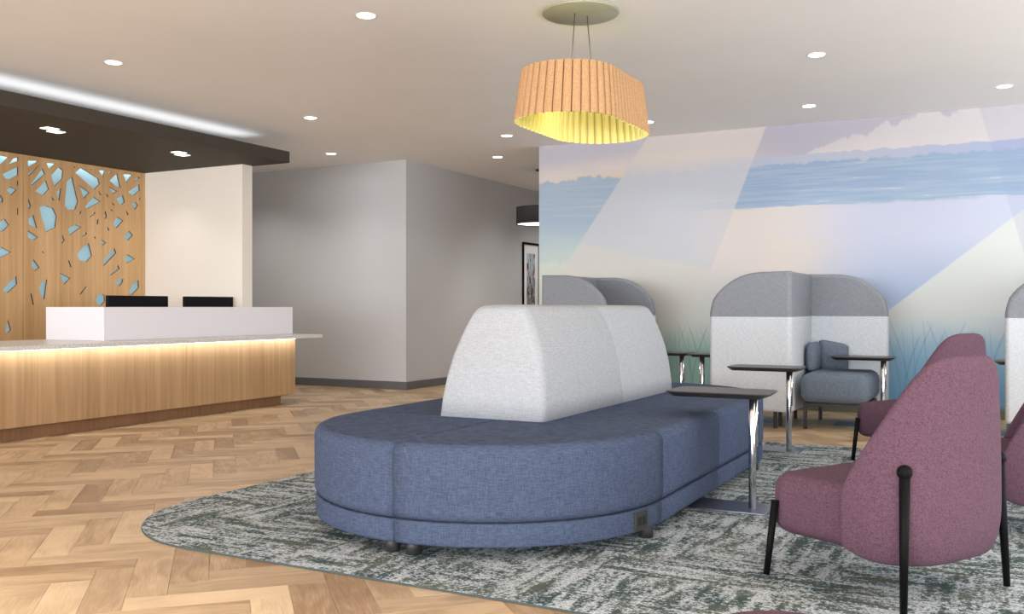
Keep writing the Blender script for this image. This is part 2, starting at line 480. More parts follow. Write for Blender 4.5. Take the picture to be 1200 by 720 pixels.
me = bpy.data.meshes.new('far_planks'); me.from_pydata(V, [], Fc); me.materials.append(M['parquet'])
uv = me.uv_layers.new(name='UVMap')
for l in me.loops: uv.data[l.index].uv = UV[l.vertex_index]
o = bpy.data.objects.new('far_planks', me); COL.objects.link(o); o.parent = floor; o['kind'] = 'stuff'

# ------------------------------------------------------------------ soffit over the desk
XS, ZS = -7.30, 2.75
sf = thing('soffit_canopy', 'dark brown suspended ceiling canopy with cove light above the reception desk', 'ceiling canopy', (0, 0, 0))
bxo('canopy_board', (XL+.005, -2.9, ZS), (XS, 8.38, ZS+.128), M['soffit'], sf, .002, 1)
bxo('light_channel', (XS-1.3, -2.9, ZS+.1285), (XS-1.2, 8.1, ZS+.15), M['white_trim'], sf)
bxo('hanger_box', (XL+.005, -2.9, ZS+.128), (XL+.4, 8.1, H-.001), M['soffit'], sf)
cl = area('cove_light', (XS-.42, 2.7, ZS+.134), (PI, 0, 0), .30, 10.9, 12, (.93, .96, 1.0))

# ------------------------------------------------------------------ wooden cut-out screen
XP = -9.43
frames = [
 (0,170,[[(-30,55),(0,72),(62,85),(0,147),(-30,160)],[(55,142),(95,95),(128,88),(128,112)],[(18,205),(128,152),(128,210),(70,245),(35,235)],
  [(196,110),(268,112),(198,160)],[(200,200),(282,138),(200,220)],[(215,275),(300,165),(318,205),(225,285)],[(248,325),(325,248),(345,310),(305,355)],
  [(328,125),(390,130),(345,175)],[(360,215),(415,155),(445,180),(440,235),(385,295)],[(395,335),(432,300),(418,400)],
  [(470,260),(508,222),(550,400),(530,455),(480,455),(455,430)],[(50,320),(70,293),(118,315),(80,355)],[(5,350),(22,385),(15,410),(-4,380)],
  [(120,255),(127,250),(127,285),(121,285)],[(120,445),(127,440),(127,490),(121,495)],[(200,375),(218,430),(205,452),(196,440)],
  [(278,440),(320,425),(375,445),(400,500),(390,580),(325,615),(310,560),(290,500)],[(200,520),(235,490),(262,585),(205,560)],
  [(-25,560),(35,518),(65,565),(20,608),(-10,600)],[(197,600),(268,650),(235,670),(197,650)],[(360,365),(375,375),(380,392),(365,388)],
  [(480,590),(530,560),(572,577),(490,638)],[(435,625),(455,670),(432,700),(440,660)]]),
 (80,170,[[(50,195),(90,160),(150,195),(212,235),(222,275),(185,315)],[(75,280),(150,335),(110,378)],[(118,435),(180,365),(228,398),(130,452)],
  [(215,178),(260,180),(245,228)],[(283,190),(300,190),(288,210)],[(290,250),(345,200),(370,305),(330,285)],[(283,290),(345,325),(315,345)],
  [(388,205),(450,208),(408,270)],[(455,265),(490,220),(503,235)],[(420,330),(500,275),(503,320),(460,358)],[(340,375),(385,350),(398,400),(380,420),(360,415)],
  [(450,410),(475,400),(492,425),(468,458)],[(320,540),(345,505),(388,532),(340,585),(322,570)],[(388,650),(430,603),(455,635),(420,672)],
  [(145,515),(186,470),(190,482)],[(200,530),(213,520),(208,560),(198,556)],[(256,465),(265,470),(272,505),(258,525)],[(70,480),(92,462),(88,482),(75,490)],
  [(95,650),(126,612),(131,625)],[(265,340),(285,365),(270,370)],[(305,400),(328,425),(315,422)],[(212,320),(235,355),(220,348)],
  [(406,455),(425,490),(412,497)],[(273,570),(290,600),(278,604)],[(235,665),(268,688),(238,712)],[(498,375),(506,370),(503,395)],
  [(40,152),(49,152),(49,162),(40,162)],[(157,169),(164,169),(164,177),(157,177)],[(298,450),(316,468),(302,462)],[(184,640),(194,655),(186,660)]]),
 (0,280,[[(-40,70),(10,58),(80,95),(0,135),(-40,120)],[(220,175),(238,145),(278,203),(245,228)],[(20,365),(55,320),(116,260),(120,320),(55,382)],
  [(275,345),(290,310),(333,285),(312,430),(290,400)],[(214,385),(222,385),(238,465),(226,465)],[(420,238),(495,278),(450,325)],
  [(478,150),(488,155),(502,200),(488,195)],[(42,625),(57,568),(78,640),(60,660),(40,655)],[(295,85),(312,100),(298,102)]]),
 (80,280,[[(60,110),(100,60),(145,30),(168,120),(130,165),(80,150)],[(250,150),(325,65),(338,100),(248,195)],[(395,140),(415,108),(468,142),(410,175)],
  [(285,260),(340,212),(350,182),(362,212),(300,258)],[(335,310),(350,285),(388,283),(380,310),(360,335)],[(425,375),(450,325),(495,290),(498,345),(450,395)],
  [(80,392),(118,335),(131,335),(86,394)],[(195,430),(210,390),(245,388),(258,400),(258,440),(235,468),(200,460)]])]
holes = []
for ox, oy, hs in frames:
    for h in hs:
        holes.append([onX(ox+a/6, oy+b_/6, XP) for a, b_ in h])
YSEAM = onX(27, 200, XP)[0]
rh = random.Random(11)
# the screen goes on beyond the left edge of the picture: the same kind of cut-outs
for i in range(60):
    cy = rh.uniform(2.7, 5.95); cz = rh.uniform(.9, 2.7); R_ = rh.uniform(.02, .055)*(1+max(0, cz-2.2)*1.2)
    if any(abs(cy-sum(p[0] for p in h)/len(h)) < .2 and abs(cz-sum(p[1] for p in h)/len(h)) < .17 for h in holes): continue
    n = rh.choice((3, 4, 5)); a0 = rh.uniform(0, 6)
    holes.append([(cy+R_*1.2*math.cos(a0+2*PI*k/n), min(ZS-.02, cz+R_*1.5*math.sin(a0+2*PI*k/n))) for k in range(n)])
screen = thing('cutout_screen', 'oak wall screen with scattered angular cut-outs behind the reception desk', 'wall screen', (XP, 6, 0))
def screen_panel(y0, y1):
    cu = bpy.data.curves.new('tmp', 'CURVE'); cu.dimensions = '2D'; cu.fill_mode = 'BOTH'; cu.extrude = .011
    def sp(pts):
        s = cu.splines.new('POLY'); s.points.add(len(pts)-1); s.use_cyclic_u = True
        for q, p in zip(s.points, pts): q.co = (p[0], p[1], 0, 1)
    sp([(y0, .02), (y1, .02), (y1, ZS-.004), (y0, ZS-.004)])
    for h in holes:
        ys = [p[0] for p in h]; zs = [p[1] for p in h]
        if min(ys) > y0+.015 and max(ys) < y1-.01 and max(zs) < ZS-.006 + 1: 
            sp([(p[0], min(p[1], ZS-.03)) for p in h])
    t = bpy.data.objects.new('tmp', cu); COL.objects.link(t)
    dg = bpy.context.evaluated_depsgraph_get(); me = bpy.data.meshes.new_from_object(t.evaluated_get(dg))
    bpy.data.objects.remove(t); bpy.data.curves.remove(cu)
    # curve plane (x,y) -> world (Y,Z)
    me.transform(Matrix(((0, 0, 1, 0), (1, 0, 0, 0), (0, 1, 0, 0), (0, 0, 0, 1))))
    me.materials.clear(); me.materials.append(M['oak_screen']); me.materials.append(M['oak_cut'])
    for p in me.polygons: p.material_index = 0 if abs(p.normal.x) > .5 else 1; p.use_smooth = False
    o = bpy.data.objects.new('panel', me); COL.objects.link(o); o.parent = screen; o.location = (-.011, -6, 0)
    return o
screen_panel(YSEAM+.002, 8.185)
screen_panel(YSEAM-1.9, YSEAM-.002)
screen_panel(YSEAM-3.8, YSEAM-1.904)
m, nt, b = mat('blue_glass', srgb(164, 200, 216), .5, emit=srgb(160, 196, 212), es=.33); M['blue_glass'] = m
bxo('glass_backing', (-.085, YSEAM-3.8-6, .02), (-.075, 8.185-6, ZS-.004), M['blue_glass'], screen)
area('screen_backlight', (XP-.045, 5.4, ZS-.02), (0, math.radians(-8), 0), .03, 5.4, 2.6, (.75, .93, 1.0))
area('screen_backlight_low', (XP-.045, 5.4, .08), (PI, 0, 0), .03, 5.4, 6, (.75, .93, 1.0))

# ------------------------------------------------------------------ reception desk
desk = thing('reception_desk', 'long oak reception desk with white raised screen and glowing strip under the counter', 'reception desk', (-7.7, 5.0, 0))
def dk(name, a, b_, m, parent=desk, bev=0, **k):
    o = bxo(name, tuple(a[i]-(-7.7, 5.0, 0)[i] for i in range(3)), tuple(b_[i]-(-7.7, 5.0, 0)[i] for i in range(3)), m, parent, bev, 1, **k)
    return o
YD0, YD1 = -.6, 8.36
js = [8.36, 6.75, 5.14, 3.53, 1.92, .31, YD0]
for a, b_ in zip(js[1:], js): dk('oak_panel', (-7.225, a+.0015, .112), (-7.2, b_-.0015, .738), M['oak_desk'], bev=.001)
dk('end_panel', (-7.82, YD1-.02, .112), (-7.226, YD1, .738), M['oak_desk'])
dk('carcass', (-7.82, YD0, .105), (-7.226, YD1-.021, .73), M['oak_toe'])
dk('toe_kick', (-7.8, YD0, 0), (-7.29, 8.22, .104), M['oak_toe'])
ct = dk('counter', (-7.825, -.8, .75), (-7.0, 8.60, .787), M['stone'], bev=.002)
dk('back_counter', (-8.25, -.8, .75), (-7.827, 8.185, .787), M['stone'], bev=.002)
dk('back_support', (-8.2, 8.1, 0), (-7.83, 8.17, .749), M['oak_toe'])
dk('led_strip', (-7.19, YD0, .7395), (-7.165, YD1-.03, .7485), M['led'])
dk('panel_front', (-7.39, 5.92, .788), (-7.36, 8.50, 1.1), M['laminate'], bev=.002)
dk('panel_side', (-8.17, 5.92, .788), (-7.392, 5.95, 1.1), M['laminate'], bev=.002)
dk('panel_side', (-7.82, 8.47, .788), (-7.392, 8.50, 1.1), M['laminate'], bev=.002)
area('desk_strip_light', (-7.13, 3.9, .742), (0, math.radians(25), 0), .03, 9.0, 12, (.9, .95, 1.0))
def monitor(y, wd, lab):
    t = thing('monitor', lab, 'monitor', (-7.95, y, .788), 0, 'black monitors behind the white desk screen')
    bxo('screen', (-.02, -wd/2, .13), (.02, wd/2, .428), M['black_screen'], t, .006, 2)
    bxo('stand', (-.035, -.03, .006), (-.02, .03, .3), M['black'], t)
    bxo('foot', (-.1, -.12, 0), (.08, .12, .012), M['black'], t, .004, 1)
monitor(6.81, .76, 'wider black monitor over the white desk screen, the left one next to the oak screen')
monitor(7.78, .72, 'narrower black monitor over the white desk screen, in front of the cream wall')

# ------------------------------------------------------------------ ceiling lights
def spot(name, loc, watts, ang=100, blend=1.0, col=(.98, .965, .95), rad=.05):
    l = bpy.data.lights.new(name, 'SPOT'); l.energy = watts; l.spot_size = math.radians(ang); l.spot_blend = blend
    l.color = col; l.shadow_soft_size = rad
    o = bpy.data.objects.new(name, l); COL.objects.link(o); o.location = loc; return o
bm = bmesh.new(); lathe(bm, [(.062, -.001), (.062, -.005), (.067, -.005), (.069, -.003), (.069, 0)], 28)
dl0 = None
lights = [(133,73,'ceiling downlight between the left picture edge and the dark canopy corner, above the canopy'),(429,18,'ceiling downlight at the top of the view, left of the pleated pendant'),
 (364,138,'ceiling downlight nearest the right tip of the dark canopy'),(388,180,'small far downlight above the plain grey wall'),
 (594,159,'ceiling downlight just left of the pleated pendant shade, the nearer of two'),(583,184,'small ceiling downlight just before the corridor mouth, the farther of two'),
 (759,143,'ceiling downlight partly behind the right rim of the pleated pendant'),(957,64,'large ceiling downlight between the pendant and the right edge of the view'),
 (948,124,'ceiling downlight close to the mural wall over the middle booth'),(1177,101,'ceiling downlight nearest the right edge, close to the mural wall')]
ringme = None
for px, py, lab in lights:
    X, Y = onZ(px, py, H)
    if dl0 is None:
        dl0 = thing('ceiling_downlight', lab, 'ceiling light', (X, Y, H), 0, 'round recessed ceiling downlights')
        obj('trim_ring', bm, M['white_trim'], dl0, True)
        bm2 = bmesh.new(); lathe(bm2, [(0, -.004), (.061, -.004), (.061, -.001)], 24); obj('lens', bm2, M['lens'], dl0)
    else: copy_thing(dl0, (X, Y, H), 0, lab)
    spot('downlight_beam', (X, Y, H-.03), 18, 120)
for X, Y in ((-4.6, 1.2), (-1.6, .8), (1.6, 3.6), (1.6, .6), (2.2, 8.9), (-4.6, 4.0)):      # the same grid of downlights outside the view
    spot('downlight_beam', (X, Y, H-.03), 18, 120)
for yy, lab in ((5.79, 'twin square downlight in the dark canopy, the left one'), (7.32, 'twin square downlight in the dark canopy, the right one nearer the cream wall')):
    t = thing('canopy_downlight', lab, 'ceiling light', (-7.89, yy, ZS), 0, 'twin downlights in the dark canopy')
    for d in (-1, 1):
        bxo('lens', (-.055-d*.045, d*.066-.062, -.007), (.055-d*.045, d*.066+.062, -.0005), M['lens_soft'], t)
    spot('canopy_beam', (-7.89, yy, ZS-.03), 16, 110)
for yy in (4.26, 2.73): spot('canopy_beam', (-7.89, yy, ZS-.03), 16, 110)
for yy in (5.2, 6.6, 7.6): spot('canopy_wash', (-8.75, yy, ZS-.03), 12, 120)

# ------------------------------------------------------------------ pleated pendant
PC = (-2.575, 5.93); ZT, ZB = 2.655, 2.315
pend = thing('pleated_pendant', 'large oval pendant lamp with peach pleated shade, yellow inside', 'pendant lamp', (PC[0], PC[1], H))
bm = bmesh.new(); lathe(bm, [(0, 0), (.255, 0), (.257, -.006), (.25, -.014), (0, -.014)], 48)
can = obj('canopy', bm, M['lamp_canopy'], pend, True)
can.location = (.045, -.16, 0)
m, nt, b = mat('pleat_outer', srgb(224, 172, 128), .7, spec=.2); M['pleat_outer'] = m
P, x, y, z = coords(nt, 'Object'); setcol(nt, b, mixc(nt, noise(nt, P, 180, 2).step(.35, .65), srgb(184, 142, 100), srgb(208, 166, 122)))
M['pleat_inner'] = mat('pleat_inner', srgb(232, 224, 150), .7, spec=.2)[0]
R0, HS, N_ = .322, .268, 54
per = 2*PI*R0 + 4*HS
def stad(s):
    s %= per
    if s < 2*HS: return Vector((R0, -HS+s)), Vector((1, 0))
    s -= 2*HS
    if s < PI*R0: a = s/R0; return Vector((R0*math.cos(a), HS+R0*math.sin(a))), Vector((math.cos(a), math.sin(a)))
    s -= PI*R0
    if s < 2*HS: return Vector((-R0, HS-s)), Vector((-1, 0))
    s -= 2*HS; a = PI + s/R0
    return Vector((R0*math.cos(a), -HS+R0*math.sin(a))), Vector((math.cos(a), math.sin(a)))
def pleat(i):
    bm = bmesh.new(); s0 = per*i/N_; s1 = per*(i+1.0)/N_
    (a, na), (c_, nc) = stad(s0), stad(s1); t = .003; cols = []
    for f, hgt in ((0, -.010), (.07, .012), (.35, .020), (.65, .019), (.93, .010), (1, -.010)):
        p, nn = stad(s0 + (s1-s0)*f); tn = Vector((-nn.y, nn.x))*(t if f < .3 else -t if f > .7 else 0)
        p = p + nn*hgt; cols.append((p, p - nn*t + tn))
    rows = []
    for z_, sc in ((ZT-H, .925), (ZB-H, 1.03)):
        rows.append([[bm.verts.new((q[0]*sc, q[1]*sc, z_)) for q in pr] for pr in cols])
    T, B = rows
    for k in range(5):
        bm.faces.new((T[k][0], T[k+1][0], B[k+1][0], B[k][0])).material_index = 0
        f = bm.faces.new((T[k+1][1], T[k][1], B[k][1], B[k+1][1])); f.material_index = 1
        bm.faces.new((T[k][1], T[k+1][1], T[k+1][0], T[k][0])).material_index = 0
        bm.faces.new((B[k][0], B[k+1][0], B[k+1][1], B[k][1])).material_index = 1
    bm.faces.new((T[0][0], B[0][0], B[0][1], T[0][1])).material_index = 0
    bm.faces.new((T[5][1], B[5][1], B[5][0], T[5][0])).material_index = 0
    bmesh.ops.recalc_face_normals(bm, faces=bm.faces)
    return obj('pleat', bm, [M['pleat_outer'], M['pleat_inner']], pend)
for i in range(N_): pleat(i)
bm = bmesh.new()
ol = [tuple(stad(per*k/48)[0]*.86) for k in range(48)]
puff(bm, ol, [.002]*48, ZT-H-.05, ZT-H-.035, seg=2); obj('top_plate', bm, M['pleat_inner'], pend)
tubo('cable', (.02, -.20, -.014), (0, -.22, ZT-H-.035), .0035, M['cable'], pend, n=8)
tubo('cable', (.07, -.11, -.014), (.09, -.06, ZT-H-.035), .0035, M['cable'], pend, n=8)
pl = bpy.data.lights.new('pendant_lamp', 'POINT'); pl.energy = 4; pl.color = (1, .97, .84); pl.shadow_soft_size = .12
o = bpy.data.objects.new('pendant_lamp', pl); COL.objects.link(o); o.location = (PC[0], PC[1], ZT-.16)

# drum pendant in the corridor
dp = thing('drum_pendant', 'black drum pendant lamp hanging at the corridor mouth', 'pendant lamp', (-5.93, 12.1, H))
bm = bmesh.new(); lathe(bm, [(.345, -.54), (.345, -.785), (.338, -.785), (.338, -.54), (.345, -.54)], 48); obj('drum_shade', bm, M['drum_black'], dp, True)
bm = bmesh.new(); lathe(bm, [(0, -.772), (.337, -.772), (.337, -.765), (0, -.765)], 40)
obj('diffuser', bm, mat('diffuser', (1, 1, 1), .5, emit=(1, .98, .95), es=2.5)[0], dp)
bm = bmesh.new(); lathe(bm, [(0, -.54), (.338, -.54), (.338, -.548), (0, -.548)], 40); obj('top_cap', bm, M['drum_black'], dp)
tubo('rod', (0, 0, -.02), (0, 0, -.54), .008, M['drum_black'], dp)
bm = bmesh.new(); lathe(bm, [(0, 0), (.07, 0), (.07, -.02), (0, -.02)], 24); obj('ceiling_cup', bm, M['drum_black'], dp)
spot('drum_beam', (-5.93, 12.1, 2.2), 25, 150)
spot('corridor_fill', (-6.1, 14.3, H-.03), 60, 130)  # added fill spots, no fixtures: brighten the corridor and the picture
spot('corridor_fill', (-6.1, 12.8, H-.03), 30, 130)
spot('niche_fill', (-9.4, 9.5, H-.03), 40, 130)  # added fill spots hidden behind the cream wall, to brighten the grey niche
spot('niche_fill', (-8.3, 9.3, H-.03), 25, 130)

# framed picture
fr = thing('framed_picture', 'black framed picture with white mat on the grey corridor wall', 'picture', (XC, 14.10, 1.55))
for a, b_ in (((.001, -.30, -.62), (.03, -.272, .62)), ((.001, .272, -.62), (.03, .30, .62)), ((.001, -.272, .585), (.03, .272, .62)), ((.001, -.272, -.62), (.03, .272, -.585))):
    bxo('frame_bar', a, b_, M['black'], fr, .002, 1)
bxo('mat_board', (.001, -.272, -.585), (.012, .272, .585), M['frame_white'], fr)
m, nt, b = mat('art_print', (.5, .5, .5), .5)
P, x, y, z = coords(nt, 'Object')
c = mixc(nt, (z*1.0).step(.3, -.3), srgb(178, 200, 204), srgb(132, 136, 132))
c = mixc(nt, noise(nt, comb(nt, x, y*14, z*7), 1, 4).step(.52, .56), c, srgb(66, 68, 72))
c = mixc(nt, noise(nt, comb(nt, x, y*18+5, z*11), 1, 3).step(.6, .63), c, srgb(206, 122, 132))
c = mixc(nt, noise(nt, comb(nt, x, y*20+9, z*9), 1, 3).step(.6, .63), c, srgb(226, 226, 224))
setcol(nt, b, c)
bxo('art_print', (.012, -.15, -.44), (.014, .15, .44), m, fr)

# ------------------------------------------------------------------ rug
rug = None
pts = []
RX0, RX1, RY0, RY1, RR = -4.1, 2.5, 3.1, 7.72, .8
bm = bmesh.new(); puff(bm, rrect(RX0, RY0, RX1, RY1, RR, 20), [.009]*84, .0005, .010, bot=False, seg=3)
bm.normal_update()
for f in bm.faces: f.material_index = 1 if abs(f.normal.z) < .8 else 0
rug = obj('area_rug', bm, [M['carpet'], mat('rug_binding', srgb(70, 78, 76), .95)[0]]); setp(rug, 'grey and green patchwork pile rug with rounded corners under the oval bench', 'rug')
RZ = .010

# ------------------------------------------------------------------ oval bench
BX, BY0, BY1, BR = -2.39, 4.33, 6.29, .92
bench = thing('oval_bench', 'blue oval upholstered bench with a pale grey central backrest, on the rug', 'bench', (BX, (BY0+BY1)/2, RZ))
hy = (BY1-BY0)/2; g = .0025
def quarter(sx, sy):
    n = 18; pts = [(sx*g, sy*(hy+g))]; rad = []
    arc = [(sx*(g+(BR-g)*math.cos(PI/2*k/n)), sy*(hy+g+(BR-g)*math.sin(PI/2*k/n))) for k in range(n+1)]
    pts += arc
    rad = [.018] + [.05]*n + [.018]
    if sx*sy < 0:
        pts = pts[::-1]; rad = rad[::-1]
        # edge i runs pts[i]->pts[i+1]
        rad = rad[1:] + rad[:1]
    return pts, rad
def straight(sx, sy):
    x0, x1 = g, BR; y0, y1 = g, hy-g
    pts = [(sx*x0, sy*y0), (sx*x1, sy*y0), (sx*x1, sy*y1), (sx*x0, sy*y1)]; rad = [.018, .05, .018, .018]
    if sx*sy < 0:
        pts = pts[::-1]; rad = [.018, .05, .018, .018][::-1]; rad = rad[1:]+rad[:1]
    return pts, rad
for sy in (-1, 1):
    for sx in (-1, 1):
        for fn in (quarter, straight):
            pts, rad = fn(sx, sy)
            bm = bmesh.new(); puff(bm, pts, rad,   .168-RZ, .508-RZ, seg=6, rz=.045)
            # small bottom roll only
            s = obj('seat_section', bm, M['blue_fabric'], bench)
            bm = bmesh.new(); ip = offset_poly(pts, [.004 if r < .03 else .006 for r in rad]); puff(bm, ip, [.006 if r < .03 else .012 for r in rad], .068-RZ, .172-RZ, seg=3, rz=.012)
            obj('base_section', bm, M['blue_fabric'], bench)
# legs
def leg(x, y): return tubo('leg', (x-BX, y-(BY0+BY1)/2, 0), (x-BX, y-(BY0+BY1)/2, .07), .033, M['dark_leg'], bench, n=18)
for sy, yc in ((-1, BY0), (1, BY1)):
    leg(BX-.055, yc+sy*.84); leg(BX+.055, yc+sy*.84)
    leg(BX-.84, yc+sy*.07); leg(BX+.86, yc+sy*.07); leg(BX-.80, yc-sy*.08); leg(BX+.80, yc-sy*.08)
leg(BX-.8, 5.31); leg(BX+.8, 5.31)
# backrest halves
prof = [(-.325, .5075), (-.318, .61), (-.302, .73), (-.276, .84), (-.243, .93), (-.208, 1.01), (-.178, 1.065), (-.158, 1.092), (-.132, 1.106), (-.09, 1.112), (0, 1.114)]
prof = prof + [(-a, z_) for a, z_ in prof[-2::-1]]
prof = prof[::-1]     # left to right reversed -> CCW when looking along +Y ... (x,z) CCW from below right
def back_half(y0, y1, front):
    bm = bmesh.new()
    cp = [Vector((a*.985, z_-RZ)) for a, z_ in prof]
    cc = Vector((0, .78-RZ)); seg = 7
    r_out, r_in = .04, .014
    def ring(y, ins, bul):
        vs = []
        for p in cp:
            d = p-cc; L = d.length; q = cc + d*(1-ins/L)
            if p.y < .51-RZ: q.y = p.y
            hz = max(0, (q.y-.49)/.62)**1.3; ln = (.14*(y1-y)/(y1-y0) if front else -.05*(y-y0)/(y1-y0))*hz
            vs.append(bm.verts.new((q.x, y + ln + bul*(1-(q.x/.34)**2), q.y)))
        return vs
    rings = []
    ro, ri = (r_out, r_in)
    a_, b_ = (ro, ri) if front else (ri, ro)
    for k in range(seg+1):
        t = PI/2*(1-k/seg); rings.append(ring(y0+a_*(1-math.sin(t)), a_*(1-math.cos(t)), -.04*math.sin(t) if front else 0))
    for k in range(1, seg+1):
        t = PI/2*k/seg; rings.append(ring(y1-b_*(1-math.sin(t)), b_*(1-math.cos(t)), .04*math.sin(t) if not front else 0))
    n = len(cp)
    for A, B in zip(rings, rings[1:]):
        for i in range(n-1): bm.faces.new((A[i], A[i+1], B[i+1], B[i])).smooth = True
        bm.faces.new((A[n-1], A[0], B[0], B[n-1]))
    for R_ in (rings[0], rings[-1]):
        # fan of strips so the bulge stays smooth
        m_ = n//2
        for i in range(m_):
            a1, b1_, c1_, d1_ = R_[i], R_[i+1], R_[n-2-i], R_[n-1-i]
            vs = [a1, b1_, c1_, d1_] if b1_ != c1_ else [a1, b1_, d1_]
            bm.faces.new(vs).smooth = True
    bmesh.ops.recalc_face_normals(bm, faces=bm.faces)
    o = obj('backrest_section', bm, M['white_fabric'], bench); o.location = (-.05, 0, 0); return o
back_half(4.37-5.31, 5.488-5.31, True); back_half(5.492-5.31, 6.47-5.31, False)
# outlet in the base band
ang = math.radians(-14)
ox, oy = BR*math.cos(ang), -hy + BR*math.sin(ang)
ob = bxo('power_outlet', (-.004, -.05, -.045), (.006, .05, .045), M['outlet'], bench, .002, 1)
ob.location = (ox-.004, oy, .12-RZ); ob.rotation_euler = (0, 0, ang)
for k in (-1, 1):
    q = bxo('socket', (.0055, -.014+k*.018, -.02), (.0075, .014+k*.018, .02), M['outlet_hole'], ob, .001, 1)

# ------------------------------------------------------------------ C-tables
def table_parts(t, L=.555, Wd=.36, zt=.635):
    bm = bmesh.new(); ol = rrect(-L/2, -Wd/2, L/2, Wd/2, .07, 6); n = len(ol)
    rings = []
    for s_, z_ in ((.035, zt-.03), (.004, zt-.009), (0, zt-.005), (.002, zt-.001), (.006, zt)):
        rings.append([bm.verts.new((p[0], p[1], z_)) for p in offset_poly(ol, [s_]*n)])
    for A, B in zip(rings, rings[1:]):
        for i in range(n): bm.faces.new((A[i], A[(i+1)%n], B[(i+1)%n], B[i]))
    bm.faces.new(rings[0][::-1]); bm.faces.new(rings[-1])
    obj('tabletop', bm, M['table_black'], t)
    bm = bmesh.new(); puff(bm, rrect(L/2-.130, -.018, L/2-.090, .018, .016, 4), [.001]*20, .008, zt-.031, seg=1)
    obj('post', bm, M['chrome'], t)
    bm = bmesh.new(); puff(bm, rrect(L/2-.091, -.013, L/2-.081, .013, .003, 2), [.001]*12, .34, zt-.031, seg=1); 
    puff(bm, rrect(L/2-.092, -.009, L/2-.078, .009, .002, 2), [.0005]*12, .50, .53, seg=1)
    obj('guide_rail', bm, M['chrome'], t)
    bm = bmesh.new(); puff(bm, rrect(-L/2+.03, -.14, L/2-.01, .14, .012, 3), [.003]*16, 0, .009, seg=2)
    obj('base_plate', bm, M['brushed'], t)
GR = 'black topped side tables on chrome posts'
t0 = thing('side_table', 'nearest black side table, its top over the right edge of the blue bench', 'side table', (-1.40, 5.11, RZ), 0, GR)
table_parts(t0)
copy_thing(t0, (-1.66, 7.33, RZ), 0, 'black side table on the rug edge, in front of the middle booth')
copy_thing(t0, (-1.21, 9.28, 0), 0, 'black side table at the right end of the slate seat of the middle booth').scale = (1, 1, 1.01)
copy_thing(t0, (-3.155, 9.38, 0), 0, 'black side table by the mural, its top just touching the backrest outline')
copy_thing(t0, (-2.56, 9.25, 0), PI, 'black side table half hidden by the left panel of the middle booth')
copy_thing(t0, (.15, 9.25, 0), PI, 'black side table mostly hidden behind the plum chairs and the right booth')

# ------------------------------------------------------------------ privacy booths
PZ0, PZ1, PSP = .15, 1.425, 1.01
def arch_panel(parent, x0, x1, yc, th, high_left, name='panel'):
    """upholstered upright panel; top shoulder falls away from the high side. two tone: dark top band"""
    W_ = x1-x0
    def top(u):                     # u=0 high side .. 1 low side
        return PZ1 - .012*u - (.27*(max(0, (u-.30)/.70))**2.6 if u > .3 else 0)
    prof = []
    n = 24
    us = [k/n for k in range(n)] + [.975, .99, 1.0]
    pts = []
    for u_ in us: 
        zt_ = top(u_)
        if u_ > .94: zt_ -= .16*((u_-.94)/.06)**2 * .6
        pts.append((u_, zt_))
    outline = [(0, PZ0), (1, PZ0)] + [(u_, z_) for u_, z_ in pts[::-1]]   # CCW if x increasing
    out = [((x0 + u_*W_) if high_left else (x1 - u_*W_), z_) for u_, z_ in outline]
    if not high_left: out = out[::-1]
    bm = bmesh.new(); r = th/2; seg = 5
    n = len(out); rings = []
    for k in range(seg+1):
        t = PI/2*(1-k/seg); rings.append((yc-r*math.sin(t)*1.0, .035*(1-math.cos(t))))
    for k in range(seg+1):
        t = PI/2*k/seg; rings.append((yc+r*math.sin(t), .035*(1-math.cos(t))))
    R_ = []
    for y_, ins in rings: R_.append([bm.verts.new((p[0], y_, p[1])) for p in offset_poly(out, [ins]*n)])
    for A, B in zip(R_, R_[1:]):
        for i in range(n): bm.faces.new((A[i], A[(i+1)%n], B[(i+1)%n], B[i])).smooth = True
    bm.faces.new(R_[0][::-1]); bm.faces.new(R_[-1])
    bmesh.ops.recalc_face_normals(bm, faces=bm.faces)
    # cut at the colour change
    ge = bm.verts[:]+bm.edges[:]+bm.faces[:]
    bmesh.ops.bisect_plane(bm, geom=ge, plane_co=(0, 0, PSP), plane_no=(0, 0, 1))
    for f in bm.faces: f.material_index = 1 if f.calc_center_median().z > PSP else 0
    return obj(name, bm, [M['pod_light'], M['pod_dark']], parent)
def divider(parent, x, y0, y1, th):
    bm = bmesh.new(); puff(bm, rrect(x-th/2, y0, x+th/2, y1, .02, 3), [.02]*16, PZ0, PZ1-.004, seg=3)
    bmesh.ops.bisect_plane(bm, geom=bm.verts[:]+bm.edges[:]+bm.faces[:], plane_co=(0, 0, PSP), plane_no=(0, 0, 1))
    for f in bm.faces: f.material_index = 1 if f.calc_center_median().z > PSP else 0
    return obj('divider', bm, [M['pod_light'], M['pod_dark']], parent)
def booth_seat(parent, x0, x1, y0, y1, pillow=True):
    bm = bmesh.new(); box(bm, (x0, y0, .235), (x1, y1, .50), .085, 6)
    for v in bm.verts:
        if v.co.z > .4: v.co.z += .012*math.cos((v.co.x-(x0+x1)/2)/(x1-x0)*PI)
    obj('seat', bm, M['slate_fabric'], parent, True)
    bm = bmesh.new()
    for a, b_ in (((x0+.03, y0+.05, .205), (x1-.03, y0+.08, .235)), ((x0+.03, y1-.08, .205), (x1-.03, y1-.05, .235)),
                  ((x0+.03, y0+.08, .205), (x0+.06, y1-.08, .235)), ((x1-.06, y0+.08, .205), (x1-.03, y1-.08, .235))): box(bm, a, b_)
    obj('seat_frame', bm, M['dark_leg'], parent)
    for lx in (x0+.045, x1-.045):
        for ly in (y0+.065, y1-.065):
            bxo('leg', (lx-.015, ly-.015, 0), (lx+.015, ly+.015, .205), M['dark_leg'], parent)
